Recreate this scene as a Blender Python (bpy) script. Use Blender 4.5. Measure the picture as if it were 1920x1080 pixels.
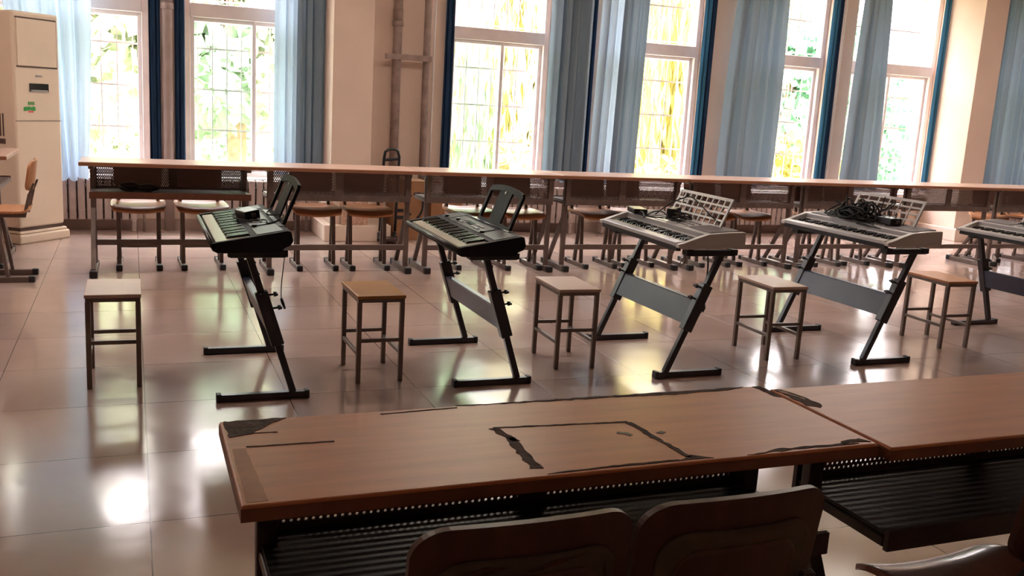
import bpy, bmesh, math, random
from mathutils import Vector, Matrix
for o in list(bpy.data.objects): bpy.data.objects.remove(o)
S=bpy.context.scene; C=S.collection; PI=math.pi
rnd=random.Random(7)
# ---------------------------------------------------------------- camera
F,PITCH,ROLL,YAW,HC=1786.63566,0.193340,0.0586768,0.3846491,1.36767
cy,sy,cp,sp=math.cos(YAW),math.sin(YAW),math.cos(PITCH),math.sin(PITCH)
fw=Vector((sy*cp,cy*cp,-sp)); r0=Vector((cy,-sy,0)); u0=r0.cross(fw)
rr=math.cos(ROLL)*r0+math.sin(ROLL)*u0; uu=-math.sin(ROLL)*r0+math.cos(ROLL)*u0
cam=bpy.data.cameras.new('camera'); co=bpy.data.objects.new('camera',cam); C.objects.link(co)
m=Matrix((rr,uu,-fw)).transposed().to_4x4(); m.translation=Vector((0,0,HC)); co.matrix_world=m
cam.sensor_width=36; cam.lens=36*F/1920; cam.clip_start=.02; cam.clip_end=300; S.camera=co
# ---------------------------------------------------------------- light
w=bpy.data.worlds.new('sky'); S.world=w; w.use_nodes=True
bg=w.node_tree.nodes['Background']; bg.inputs[0].default_value=(1,.91,.95,1)
_n=w.node_tree.nodes; _l=w.node_tree.links; _t=_n.new('ShaderNodeTexCoord'); _s=_n.new('ShaderNodeSeparateXYZ'); _l.new(_t.outputs['Generated'],_s.inputs[0])
_m=_n.new('ShaderNodeMath'); _m.operation='MAXIMUM'; _l.new(_s.outputs['Z'],_m.inputs[0]); _m.inputs[1].default_value=0
_p=_n.new('ShaderNodeMath'); _p.operation='POWER'; _l.new(_m.outputs[0],_p.inputs[0]); _p.inputs[1].default_value=2
_a=_n.new('ShaderNodeMath'); _a.operation='MULTIPLY_ADD'; _l.new(_p.outputs[0],_a.inputs[0]); _a.inputs[1].default_value=44; _a.inputs[2].default_value=5.0; _l.new(_a.outputs[0],bg.inputs[1])  # overcast sky, brighter overhead
sun=bpy.data.lights.new('sun','SUN'); so=bpy.data.objects.new('sun',sun); C.objects.link(so)
sun.energy=3; sun.angle=.03; sun.color=(1,.95,.82)
so.rotation_euler=Vector((-.35,-.62,.72)).to_track_quat('Z','Y').to_euler()
v=S.view_settings; v.view_transform='Standard'; v.look='None'; v.exposure=0.60; v.gamma=1; v.use_curve_mapping=False
WY=9.45                       # inner face of the window wall
WIN=[(-1.20,.16),(.46,1.53),(2.99,4.12),(4.70,5.97),(6.36,7.70),(8.05,9.42),(10.15,11.5)]
ZS,ZT=.50,3.0                 # sill, head
# unseen fill lights added to brighten the room, under made-up fixtures further down
FILLS=[(x,y) for x in (-1.2,2.2,5.6,9.0,12.2) for y in (6.3,)]; FILL_W=25
for x,y in FILLS:
    l=bpy.data.lights.new('added_fill_light','AREA'); l.shape='RECTANGLE'; l.size=1.15; l.size_y=.22; l.energy=FILL_W; l.color=(1,.86,.74)
    o=bpy.data.objects.new('added_fill_light',l); C.objects.link(o); o.location=(x,y,3.155)
for a,b in WIN:
    l=bpy.data.lights.new('daylight_portal','AREA'); l.shape='RECTANGLE'; l.size=b-a; l.size_y=ZT-ZS; l.cycles.is_portal=True
    o=bpy.data.objects.new('daylight_portal',l); C.objects.link(o); o.location=((a+b)/2,WY+.24,(ZS+ZT)/2)
    o.rotation_euler=(-PI/2,0,0)
# ---------------------------------------------------------------- materials
def newmat(n):
    m=bpy.data.materials.new(n); m.use_nodes=True; return m,m.node_tree.nodes,m.node_tree.links
def mat(n,col,rough=.5,metal=0,var=.12,scale=8,bump=0,spec=.5,stretch=(1,1,1),coat=0,bscale=None):
    m,N,L=newmat(n); b=N['Principled BSDF']
    b.inputs['Roughness'].default_value=rough; b.inputs['Metallic'].default_value=metal
    b.inputs['Specular IOR Level'].default_value=spec
    b.inputs['Coat Weight'].default_value=coat
    tc=N.new('ShaderNodeTexCoord'); mp=N.new('ShaderNodeMapping'); mp.inputs['Scale'].default_value=stretch
    L.new(tc.outputs['Object'],mp.inputs['Vector'])
    nz=N.new('ShaderNodeTexNoise'); nz.inputs['Scale'].default_value=scale; nz.inputs['Detail'].default_value=6
    L.new(mp.outputs[0],nz.inputs['Vector'])
    rp=N.new('ShaderNodeValToRGB'); e=rp.color_ramp.elements
    e[0].position=.3; e[1].position=.7
    e[0].color=tuple(c*(1-var) for c in col)+(1,); e[1].color=tuple(min(1,c*(1+var)) for c in col)+(1,)
    L.new(nz.outputs['Fac'],rp.inputs[0]); L.new(rp.outputs[0],b.inputs['Base Color'])
    if bump:
        bp=N.new('ShaderNodeBump'); bp.inputs['Strength'].default_value=bump; bp.inputs['Distance'].default_value=.01
        if bscale:
            n2=N.new('ShaderNodeTexNoise'); n2.inputs['Scale'].default_value=bscale; L.new(mp.outputs[0],n2.inputs['Vector']); L.new(n2.outputs['Fac'],bp.inputs['Height'])
        else: L.new(nz.outputs['Fac'],bp.inputs['Height'])
        L.new(bp.outputs[0],b.inputs['Normal'])
    return m
M={}
M['wall']=mat('wall_plaster',(.72,.56,.48),.85,var=.05,scale=2,bump=.15,bscale=40)
M['ceil']=mat('ceiling_plaster',(.70,.60,.54),.9,var=.03)
M['skirt']=mat('skirting_paint',(.42,.30,.26),.6,var=.12)
M['frame']=mat('window_paint',(.80,.70,.71),.4,var=.05)
M['grille']=mat('grille_paint',(.48,.40,.42),.5,var=.05)
M['navy']=mat('navy_cloth',(.012,.035,.085),.8,var=.25,scale=5,stretch=(6,6,.5),spec=.2)
M['iron']=mat('radiator_paint',(.40,.31,.29),.5,var=.12)
M['pipe']=mat('pipe_paint',(.30,.22,.20),.5,var=.25,scale=12)
M['white']=mat('white_paint',(.75,.70,.68),.5,var=.04)
M['ac']=mat('conditioner_plastic',(.78,.64,.52),.45,var=.04,scale=3)
M['acseam']=mat('conditioner_seam',(.10,.06,.05),.5)
M['black']=mat('black_plastic',(.012,.012,.016),.32,var=.2,scale=20)
M['charcoal']=mat('charcoal_plastic',(.012,.012,.016),.6,spec=.2,var=.15,scale=12)
M['deck']=mat('charcoal_panel',(.030,.030,.036),.42,spec=.3,var=.1,scale=12)
M['blackkey']=mat('ebony_key',(.010,.010,.013),.25,var=.1)
M['whitekey']=mat('ivory_key',(.68,.66,.56),.25,var=.04)
M['silver']=mat('silver_plastic',(.46,.44,.46),.35,var=.05,metal=.25)
M['pale']=mat('pale_grey_plastic',(.62,.60,.62),.3,var=.04)
M['speaker']=mat('grey_speaker_mesh',(.13,.11,.125),.6,var=.15,scale=40)
M['lcd']=mat('dark_display',(.01,.012,.015),.12,var=.1)
M['button']=mat('button_grey',(.32,.32,.34),.4)
M['stand']=mat('black_stand_steel',(.013,.012,.020),.32,var=.3,scale=15,spec=.6)
M['standbar']=mat('stand_panel_steel',(.020,.026,.060),.38,var=.2,scale=6,spec=.6)
M['cord']=mat('black_cord',(.008,.008,.010),.55,spec=.25)
M['steel']=mat('desk_frame_steel',(.17,.125,.11),.42,var=.2,scale=10,metal=.3)
M['steeld']=mat('dark_desk_steel',(.055,.034,.030),.42,var=.2,scale=10,metal=.2)
M['stool']=mat('stool_steel',(.20,.16,.14),.4,var=.15,scale=10,metal=.4)
M['shelfm']=mat('dark_shelf_steel',(.014,.009,.010),.33,var=.3,scale=5,spec=.35)
M['cap']=mat('black_rubber_cap',(.015,.013,.015),.5)
M['stooltop']=mat('stool_top_laminate',(.60,.43,.36),.42,var=.06,scale=6,stretch=(1,8,1))
M['stoolwood']=mat('stool_top_brown',(.40,.175,.03),.4,var=.15,scale=6,stretch=(1,8,1))
M['ply']=mat('orange_plywood',(.52,.225,.10),.40,var=.14,scale=5,stretch=(1,6,1),coat=.1)
M['ply2']=mat('back_desk_edge',(.30,.13,.07),.4,var=.1)
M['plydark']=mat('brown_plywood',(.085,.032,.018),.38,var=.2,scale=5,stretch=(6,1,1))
M['plyedge']=mat('plywood_edge',(.12,.04,.02),.5,var=.2,scale=30)
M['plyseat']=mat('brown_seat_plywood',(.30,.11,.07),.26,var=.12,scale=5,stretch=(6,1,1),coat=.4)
M['recess']=mat('back_panel_worn',(.10,.065,.038),.5,var=.3,scale=14)
M['desktop']=mat('desk_laminate',(.64,.215,.085),.38,var=.10,scale=4,stretch=(1,9,1),bump=.05,bscale=120)
M['edge']=mat('desk_edge',(.24,.095,.05),.5,var=.2,scale=12)
M['desktopb']=mat('back_desk_laminate',(.58,.38,.31),.28,var=.06,scale=4,stretch=(1,9,1))  # paler than the foreground laminate, window glare put into the colour
M['border']=mat('faded_border',(.50,.19,.085),.5,var=.1,scale=30)
M['chip']=mat('bare_chipboard',(.075,.030,.018),.8,var=.4,scale=60,bump=.6)
M['chipl']=mat('peeled_laminate',(.50,.30,.22),.6,var=.3,scale=40)
M['card']=mat('cardboard',(.28,.13,.06),.8,var=.12,scale=6)
M['lawn']=mat('lawn_grass',(.36,.42,.26),.9,var=.2,scale=1.2)
M['bark']=mat('tree_bark',(.30,.17,.12),.9,var=.3,scale=12)
M['block']=mat('pale_render',(.32,.33,.38),.8,var=.04,scale=2)
M['blockg']=mat('blue_glazing',(.10,.18,.38),.2,var=.2,scale=2)
M['green']=mat('green_ink',(.02,.30,.05),.5); M['red']=mat('red_ink',(.5,.04,.04),.5)
def leafmat(n,col):
    m,N,L=newmat(n); b=N['Principled BSDF']; b.inputs['Roughness'].default_value=.6
    nz=N.new('ShaderNodeTexNoise'); nz.inputs['Scale'].default_value=1.1; nz.inputs['Detail'].default_value=3
    tc=N.new('ShaderNodeTexCoord'); L.new(tc.outputs['Object'],nz.inputs['Vector'])
    rp=N.new('ShaderNodeValToRGB'); e=rp.color_ramp.elements; e[0].position=.35; e[1].position=.65
    e[0].color=tuple(c*.7 for c in col)+(1,); e[1].color=tuple(min(1,c*1.25) for c in col)+(1,)
    L.new(nz.outputs['Fac'],rp.inputs[0]); L.new(rp.outputs[0],b.inputs['Base Color'])
    t=N.new('ShaderNodeBsdfTranslucent'); L.new(rp.outputs[0],t.inputs[0])
    mx=N.new('ShaderNodeMixShader'); mx.inputs[0].default_value=.4
    L.new(b.outputs[0],mx.inputs[1]); L.new(t.outputs[0],mx.inputs[2]); L.new(mx.outputs[0],N['Material Output'].inputs[0])
    return m
M['leafg']=leafmat('green_leaves',(.40,.46,.34)); M['leafy']=leafmat('yellow_green_leaves',(.55,.50,.17))
M['leafp']=leafmat('pale_leaves',(.48,.53,.38)); M['leafo']=leafmat('straw_leaves',(.55,.40,.20)); M['leafm']=leafmat('bright_green_leaves',(.22,.42,.28))
def fabric(n,col,tr,var=.12):
    m,N,L=newmat(n); b=N['Principled BSDF']; b.inputs['Roughness'].default_value=.85; b.inputs['Specular IOR Level'].default_value=.2
    tc=N.new('ShaderNodeTexCoord'); wv=N.new('ShaderNodeTexNoise'); wv.inputs['Scale'].default_value=160
    L.new(tc.outputs['Object'],wv.inputs['Vector'])
    rp=N.new('ShaderNodeValToRGB'); rp.color_ramp.elements[0].color=tuple(c*(1-var) for c in col)+(1,); rp.color_ramp.elements[1].color=tuple(c*(1+var) for c in col)+(1,)
    L.new(wv.outputs['Fac'],rp.inputs[0]); L.new(rp.outputs[0],b.inputs['Base Color'])
    t=N.new('ShaderNodeBsdfTranslucent'); L.new(rp.outputs[0],t.inputs[0])
    mx=N.new('ShaderNodeMixShader'); mx.inputs[0].default_value=tr
    L.new(b.outputs[0],mx.inputs[1]); L.new(t.outputs[0],mx.inputs[2]); L.new(mx.outputs[0],N['Material Output'].inputs[0]); return m
M['curtain']=fabric('blue_grey_curtain_cloth',(.21,.27,.335),.12)
M['curtain_lit']=fabric('backlit_curtain_cloth',(.36,.45,.56),.30)  # copy of the blue grey cloth, window backlight put into its lighter colour
M['teal']=fabric('backlit_navy_cloth',(.03,.11,.19),.12)  # lighter copy of the navy cloth, daylight from behind painted into it
def glass(n,tint):
    m,N,L=newmat(n); N.remove(N['Principled BSDF'])
    t=N.new('ShaderNodeBsdfTransparent'); t.inputs[0].default_value=tint+(1,)
    g=N.new('ShaderNodeBsdfGlossy'); g.inputs['Roughness'].default_value=.02
    fr=N.new('ShaderNodeFresnel'); fr.inputs[0].default_value=1.45
    mx=N.new('ShaderNodeMixShader'); ge=N.new('ShaderNodeNewGeometry'); ml=N.new('ShaderNodeMath'); ml.operation='SUBTRACT'; ml.use_clamp=True
    L.new(fr.outputs[0],ml.inputs[0]); L.new(ge.outputs['Backfacing'],ml.inputs[1]); L.new(ml.outputs[0],mx.inputs[0]); L.new(t.outputs[0],mx.inputs[1]); L.new(g.outputs[0],mx.inputs[2])
    L.new(mx.outputs[0],N['Material Output'].inputs[0]); return m
M['glass']=glass('clear_glass',(.97,.98,.97)); M['mint']=glass('greenish_glass',(.80,.93,.89))
def perf():
    m,N,L=newmat('perforated_steel'); b=N['Principled BSDF']
    b.inputs['Base Color'].default_value=(.12,.078,.07,1); b.inputs['Roughness'].default_value=.5; b.inputs['Metallic'].default_value=.2
    tc=N.new('ShaderNodeTexCoord'); sx=N.new('ShaderNodeSeparateXYZ'); L.new(tc.outputs['Object'],sx.inputs[0])
    def ma(op,a,b_=None):
        n=N.new('ShaderNodeMath'); n.operation=op
        for i,x in enumerate((a,b_)):
            if x is None: continue
            if isinstance(x,(int,float)): n.inputs[i].default_value=x
            else: L.new(x,n.inputs[i])
        return n.outputs[0]
    P=.0139
    u=ma('DIVIDE',sx.outputs['X'],P); vv=ma('DIVIDE',sx.outputs['Z'],P*.866)
    row=ma('FLOOR',vv); par=ma('FRACT',ma('MULTIPLY',row,.5))
    fx=ma('SUBTRACT',ma('FRACT',ma('ADD',u,par)),.5); fz=ma('MULTIPLY',ma('SUBTRACT',ma('FRACT',vv),.5),.866)
    d=ma('ADD',ma('MULTIPLY',fx,fx),ma('MULTIPLY',fz,fz)); h=ma('LESS_THAN',d,.050)
    t=N.new('ShaderNodeBsdfTransparent'); mx=N.new('ShaderNodeMixShader'); L.new(h,mx.inputs[0]); L.new(b.outputs[0],mx.inputs[1]); L.new(t.outputs[0],mx.inputs[2])
    L.new(mx.outputs[0],N['Material Output'].inputs[0]); return m
M['perf']=perf()
def floormat():
    m,N,L=newmat('polished_floor_tiles'); b=N['Principled BSDF']
    tc=N.new('ShaderNodeTexCoord'); mp=N.new('ShaderNodeMapping'); s=.605
    mp.inputs['Location'].default_value=(-.0333,-3.6094,0); L.new(tc.outputs['Object'],mp.inputs[0])
    br=N.new('ShaderNodeTexBrick'); br.offset=0; br.squash=1
    br.inputs['Scale'].default_value=1; br.inputs['Brick Width'].default_value=s; br.inputs['Row Height'].default_value=s
    br.inputs['Mortar Size'].default_value=.0022; br.inputs['Mortar Smooth'].default_value=.2; br.inputs['Bias'].default_value=0
    br.inputs['Color1'].default_value=(.46,.335,.30,1); br.inputs['Color2'].default_value=(.54,.385,.335,1); br.inputs['Mortar'].default_value=(.10,.06,.05,1)
    L.new(mp.outputs[0],br.inputs['Vector'])
    nz=N.new('ShaderNodeTexNoise'); nz.inputs['Scale'].default_value=2.2; nz.inputs['Detail'].default_value=8; L.new(mp.outputs[0],nz.inputs['Vector'])
    mx=N.new('ShaderNodeMixRGB'); mx.blend_type='MULTIPLY'; mx.inputs[0].default_value=.35
    L.new(br.outputs['Color'],mx.inputs[1]); L.new(nz.outputs['Fac'],mx.inputs[2]); L.new(mx.outputs[0],b.inputs['Base Color'])
    rp=N.new('ShaderNodeMapRange'); rp.inputs['From Min'].default_value=.3; rp.inputs['From Max'].default_value=.7; rp.inputs['To Min'].default_value=.10; rp.inputs['To Max'].default_value=.20
    L.new(nz.outputs['Fac'],rp.inputs[0]); L.new(rp.outputs[0],b.inputs['Roughness'])
    b.inputs['Specular IOR Level'].default_value=.85
    bp=N.new('ShaderNodeBump'); bp.inputs['Strength'].default_value=.25; bp.inputs['Distance'].default_value=.002; bp.invert=True; L.new(br.outputs['Fac'],bp.inputs['Height'])
    n3=N.new('ShaderNodeTexNoise'); n3.inputs['Scale'].default_value=3.5; L.new(mp.outputs[0],n3.inputs['Vector'])
    b2=N.new('ShaderNodeBump'); b2.inputs['Strength'].default_value=.12; b2.inputs['Distance'].default_value=.012; L.new(n3.outputs['Fac'],b2.inputs['Height']); L.new(bp.outputs[0],b2.inputs['Normal']); L.new(b2.outputs[0],b.inputs['Normal'])
    return m
M['floor']=floormat()
# ---------------------------------------------------------------- mesh helpers
class MB:
    def __init__(s): s.b=bmesh.new()
    def hexa(s,pts):
        vs=[s.b.verts.new(p) for p in pts]
        for f in ((0,3,2,1),(4,5,6,7),(0,1,5,4),(1,2,6,5),(2,3,7,6),(3,0,4,7)): s.b.faces.new([vs[i] for i in f])
        return s
    def box(s,x0,x1,y0,y1,z0,z1):
        return s.hexa([(x0,y0,z0),(x1,y0,z0),(x1,y1,z0),(x0,y1,z0),(x0,y0,z1),(x1,y0,z1),(x1,y1,z1),(x0,y1,z1)])
    def bar(s,a,b,wx,wy,side=None):
        """rectangular bar from a to b; wx across 'side', wy across the other way"""
        a=Vector(a); b=Vector(b); d=(b-a).normalized()
        e=Vector(side) if side else (Vector((1,0,0)) if abs(d.x)<.9 else Vector((0,1,0)))
        e=(e-d*e.dot(d)).normalized(); g=d.cross(e)
        q=[e*(-wx/2)+g*(-wy/2),e*(wx/2)+g*(-wy/2),e*(wx/2)+g*(wy/2),e*(-wx/2)+g*(wy/2)]
        return s.hexa([a+i for i in q]+[b+i for i in q])
    def tube(s,pts,r,n=10,cap=True):
        pts=[Vector(p) for p in pts]; rings=[]; up=None
        for i,p in enumerate(pts):
            d=(pts[min(i+1,len(pts)-1)]-pts[max(i-1,0)]).normalized()
            if up is None: up=Vector((0,0,1)) if abs(d.z)<.9 else Vector((1,0,0))
            e=(up-d*up.dot(d))
            e=e.normalized() if e.length>1e-4 else d.orthogonal().normalized()
            up=e; g=d.cross(e); ri=r[i] if isinstance(r,(list,tuple)) else r
            rings.append([s.b.verts.new(p+e*ri*math.cos(2*PI*k/n)+g*ri*math.sin(2*PI*k/n)) for k in range(n)])
        for A,B in zip(rings,rings[1:]):
            for k in range(n): f=s.b.faces.new((A[k],A[(k+1)%n],B[(k+1)%n],B[k])); f.smooth=True
        if cap: s.b.faces.new(rings[0][::-1]); s.b.faces.new(rings[-1])
        return s
    def prism(s,prof,y0,y1,ax='y'):
        f=(lambda a,b,t:(a,t,b)) if ax=='y' else ((lambda a,b,t:(t,a,b)) if ax=='x' else (lambda a,b,t:(a,b,t)))
        A=[s.b.verts.new(f(a,b,y0)) for a,b in prof]; B=[s.b.verts.new(f(a,b,y1)) for a,b in prof]; n=len(prof)
        s.b.faces.new(A); s.b.faces.new(B[::-1])
        for k in range(n): s.b.faces.new((A[k],B[k],B[(k+1)%n],A[(k+1)%n]))
        return s
    def slab(s,fn,nu,nv,tv):
        tv=Vector(tv); G=[[[s.b.verts.new(fn(i/nu,j/nv)+tv*k) for j in range(nv+1)] for i in range(nu+1)] for k in (0,1)]
        for k in (0,1):
            g=G[k]
            for i in range(nu):
                for j in range(nv): f=s.b.faces.new((g[i][j],g[i+1][j],g[i+1][j+1],g[i][j+1])); f.smooth=True
        for i in range(nu):
            for j in (0,nv): s.b.faces.new((G[0][i][j],G[0][i+1][j],G[1][i+1][j],G[1][i][j]))
        for j in range(nv):
            for i in (0,nu): s.b.faces.new((G[0][i][j],G[0][i][j+1],G[1][i][j+1],G[1][i][j]))
        return s
    def sheet(s,fn,nu,nv,th=0,smooth=True):
        g=[[s.b.verts.new(fn(i/nu,j/nv)) for j in range(nv+1)] for i in range(nu+1)]
        fs=[]
        for i in range(nu):
            for j in range(nv):
                f=s.b.faces.new((g[i][j],g[i+1][j],g[i+1][j+1],g[i][j+1])); f.smooth=smooth; fs.append(f)
        if th: bmesh.ops.solidify(s.b,geom=fs,thickness=th)
        return s
    def split(s,name,mt,parent=None,bevel=0):
        # one object per connected piece
        bm=s.b; bm.verts.ensure_lookup_table(); left=set(bm.verts); out=[]
        while left:
            st=[left.pop()]; isl={st[0]}
            while st:
                v_=st.pop()
                for e in v_.link_edges:
                    q=e.other_vert(v_)
                    if q in left: left.discard(q); isl.add(q); st.append(q)
            nb=MB(); mp={v_:nb.b.verts.new(v_.co) for v_ in isl}
            for f in {f for v_ in isl for f in v_.link_faces}:
                g=nb.b.faces.new([mp[v_] for v_ in f.verts]); g.smooth=f.smooth
            out.append(nb.build(name,mt,parent,bevel))
        bm.free(); return out
    def build(s,name,mt,parent=None,bevel=0,loc=None):
        bmesh.ops.recalc_face_normals(s.b,faces=s.b.faces[:])
        me=bpy.data.meshes.new(name); s.b.to_mesh(me); s.b.free()
        for x in (mt if isinstance(mt,list) else [mt]): me.materials.append(M[x] if isinstance(x,str) else x)
        o=bpy.data.objects.new(name,me); C.objects.link(o)
        if parent: o.parent=parent
        if loc: o.location=loc
        if bevel:
            b=o.modifiers.new('bevel','BEVEL'); b.width=bevel; b.segments=2; b.limit_method='ANGLE'; b.angle_limit=.6
        return o
def thing(name,label,cat,loc=(0,0,0),rz=0,group=None):
    o=bpy.data.objects.new(name,None); C.objects.link(o); o.location=loc; o.rotation_euler=(0,0,rz); o.empty_display_size=.1
    o['label']=label; o['category']=cat
    if group: o['group']=group
    return o
def tag(o,label,cat,group=None):
    o['label']=label; o['category']=cat
    if group: o['group']=group
    return o
def struct(o): o['kind']='structure'; return o
def kids(o): return [c for c in bpy.data.objects if c.parent==o]
def copy_tree(o,parent=None):
    c=o.copy(); C.objects.link(c)
    if parent: c.parent=parent
    for k in kids(o): copy_tree(k,c)
    return c
def dup(o,loc,rz,label,group=None):
    c=copy_tree(o); c.location=loc; c.rotation_euler=(0,0,rz); c['label']=label
    if group: c['group']=group
    return c
# ---------------------------------------------------------------- room shell
XL,XR,YF,ZC=-3.0,14.0,-3.0,3.35
struct(MB().box(XL-.2,XR+.2,YF-.2,WY+.25,-.12,0).build('floor','floor'))
struct(MB().box(XL-.2,XR+.2,YF-.2,WY+.25,ZC,ZC+.2).build('ceiling','ceil'))
struct(MB().box(XL-.2,XL,YF-.2,WY+.25,0,ZC).build('wall_left','wall'))
struct(MB().box(XR,XR+.2,YF-.2,WY+.25,0,ZC).build('wall_right','wall'))
struct(MB().box(XL,XR,YF-.2,YF,0,ZC).build('wall_front','wall'))
b=MB(); b.box(XL,XR,WY,WY+.25,0,ZS-.02); b.box(XL,XR,WY,WY+.25,ZT,ZC)
xs=[XL]+[x for a in WIN for x in a]+[XR]
for i in range(0,len(xs),2): b.box(xs[i],xs[i+1],WY,WY+.25,ZS-.02,ZT)
struct(b.build('wall_back','wall'))
for nm,x0,x1 in (('wall_column_left',1.70,2.07),('wall_column_right',9.36,9.72)):
    o=struct(MB().box(x0,x1,8.81,WY,.15,ZC).build(nm,'wall',bevel=.004))
    q=struct(MB().box(x0-.07,x1+.07 if x0>5 else x1+.19,8.71,WY,0,.15).build('trim_'+('1' if x0<5 else '2'),'wall',bevel=.006))
struct(MB().box(XL,1.63,WY-.02,WY,0,.10).box(2.26,9.29,WY-.02,WY,0,.10).box(9.79,XR,WY-.02,WY,0,.10).build('baseboard_back','skirt'))
struct(MB().box(XL,XL+.02,YF,WY-.02,0,.10).build('baseboard_left','skirt'))
for i,(x,y) in enumerate(FILLS):  # out-of-view fixtures made up to carry the added fill light
    t=bpy.data.objects.new('added_fill_lamp',None); C.objects.link(t); t.location=(x,y,3.17); t['label']='added unseen fill lamp above the classroom floor'; t['category']='lamp'; t['group']='added fill lamps'
    MB().prism([(-.13,0),(.13,0),(.06,.06),(-.06,.06)],-.62,.62,'x').build('housing','white',t)
    MB().box(-.5,-.48,-.01,.01,.06,.18).box(.48,.5,-.01,.01,.06,.18).split('hanger','white',t)
# ---------------------------------------------------------------- windows
mull=[-.52,1.09,3.60,5.22,7.02,8.73,10.8]
for i,(a,b_) in enumerate(WIN):
    e=bpy.data.objects.new('window_%d'%(i+1),None); C.objects.link(e); e.location=((a+b_)/2,WY+.12,ZS); struct(e)
    W=(b_-a)/2; mx=mull[i]-(a+b_)/2; H=ZT-ZS; zt0,zt1=1.46,1.585
    f=MB(); y0,y1=-.04,.04
    for x in (-W,W-.06): f.box(x,x+.06,y0,y1,0,H)
    f.box(-W+.06,W-.06,y0,y1,0,.05); f.box(-W+.06,W-.06,y0,y1,H-.05,H); f.box(-W+.06,W-.06,y0-.02,y1,zt0,zt1)
    f.build('window_frame','frame',e,bevel=.006)
    f=MB()
    for x0,x1,yy in ((-W+.06,mx+.02,-.02),(mx-.02,W-.06,.012)):
        yb=yy+.03
        f.box(x0,x0+.035,yy,yb,.05,zt0); f.box(x1-.035,x1,yy,yb,.05,zt0); f.box(x0+.035,x1-.035,yy,yb,.05,.085); f.box(x0+.035,x1-.035,yy,yb,zt0-.035,zt0)
    f.build('sash_frame','frame',e,bevel=.004)
    MB().box(-W+.095,mx-.015,-.008,-.004,.085,zt0-.035).build('glass_pane','mint' if i in (1,2) else 'glass',e)
    MB().box(mx+.015,W-.095,.024,.028,.085,zt0-.035).build('glass_pane','glass',e)
    MB().box(-W+.06,W-.06,0,.004,zt1,H-.05).build('glass_pane','glass',e)
    g=MB(); yg=.16; n=round(2*W/.135)
    for k in range(1,n): x=-W+2*W*k/n; g.box(x-.005,x+.005,yg-.005,yg+.005,.02,H-.02)
    for z in (.06,.42,.80,1.18,1.42,1.62,2.0,2.4): g.box(-W+.01,W-.01,yg-.011,yg-.005,z,z+.016)
    g.build('window_grille','grille',e)
    MB().box(-W-.04,W+.04,-.22,-.04,-.045,0).build('window_sill','white',e,bevel=.005)
# ---------------------------------------------------------------- outdoors
struct(MB().box(-60,90,WY+.3,120,-.75,-.6).build('outdoor_lawn','lawn'))
def tree(name,label,mt,x,y,h,rad,n,ls,group,droop=False,trunk=True,seed=1,base=None):
    R=random.Random(seed); t=thing(name,label,'tree' if trunk else 'bush',(x,y,-.6),0,group)
    b=MB(); zc=h*.62 if trunk else h*.45; hz=h*.42 if trunk else h*.5
    blobs=[(R.gauss(0,.45)*rad,R.gauss(0,.45)*rad,zc+R.uniform(-1,1)*hz*.8,R.uniform(.25,.5)*rad) for _ in range(26)]
    for k in range(n):
        bx,by,bz,br=R.choice(blobs)
        d=Vector((R.gauss(0,1),R.gauss(0,1),R.gauss(0,1))).normalized()*br*R.uniform(.6,1)
        p=Vector((bx,by,bz))+d
        if droop: p=Vector((bx+R.gauss(0,.2)*br,by+R.gauss(0,.3)*br,zc+hz-R.random()**.8*h*.92)); 
        p.z=max(.05,p.z)
        s=ls*R.uniform(.6,1.4); u=Vector((R.gauss(0,1),R.gauss(0,1),R.gauss(0,1))).normalized()
        if droop: u=Vector((R.gauss(0,.15),R.gauss(0,.15),-1)).normalized()
        w_=u.orthogonal().normalized(); w_.rotate(Matrix.Rotation(R.uniform(0,6.3),3,u)); a=s*(2.6 if droop else 1.2); c=s*(.22 if droop else .5)
        vs=[b.b.verts.new(q) for q in (p-u*a*.5,p+w_*c,p+u*a*.5,p-w_*c)]; b.b.faces.new(vs)
    b.build('foliage',mt,t)
    if trunk:
        b=MB(); b.tube([(0,0,0),(.05,0,h*.3),(-.1,.05,h*.6),(0,0,h*.85)],[.16,.13,.09,.03],8)
        for k in range(5):
            a=R.uniform(0,6.3); z=h*R.uniform(.35,.6); b.tube([(0,0,z),(math.cos(a)*rad*.4,math.sin(a)*rad*.4,z+h*.13),(math.cos(a)*rad*.75,math.sin(a)*rad*.75,z+h*.25)],[.06,.04,.015],6)
        b.build('trunk','bark',t)
    return t
GT='trees outside the windows'
tree('tree','pale green tree outside the leftmost window','leafp',-.9,15,4.6,1.9,4200,.22,GT,seed=1)
tree('tree','green tree with reddish forked trunk outside the second window','leafg',1.35,14.2,4.5,1.5,3200,.20,GT,seed=2)
tree('tree','drooping willow seen through the greenish pane beside the wall pipes','leafp',4.6,15.5,4.8,1.6,5000,.17,GT,True,seed=3)
tree('tree','drooping yellow willow outside the right half of the window beside the pipes','leafy',6.9,16.0,4.8,1.6,5600,.17,GT,True,seed=4)
tree('tree','yellow green willow outside the fourth window from the left','leafy',9.9,17.0,4.9,1.9,6500,.18,GT,True,seed=5)
tree('tree','green leafy tree outside the fifth window from the left','leafm',14.2,18.5,4.2,1.7,3600,.22,GT,seed=6)
tree('bush','round bright green bush in front of the white building','leafm',17.8,19.5,3.3,1.4,3000,.20,'bushes outside the windows',trunk=False,seed=7)
tree('bush','pale straw coloured bush below the yellow willow','leafo',6.2,13.4,1.5,1.1,1600,.15,'bushes outside the windows',trunk=False,seed=8)
tree('bush','low straw coloured bush below the fourth window','leafo',8.6,14.3,1.3,1.0,1600,.15,'bushes outside the windows',trunk=False,seed=9)
tree('bush','round yellow green bush below the fifth window','leafy',12.6,16.2,1.7,.9,1600,.15,'bushes outside the windows',trunk=False,seed=11)
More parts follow.
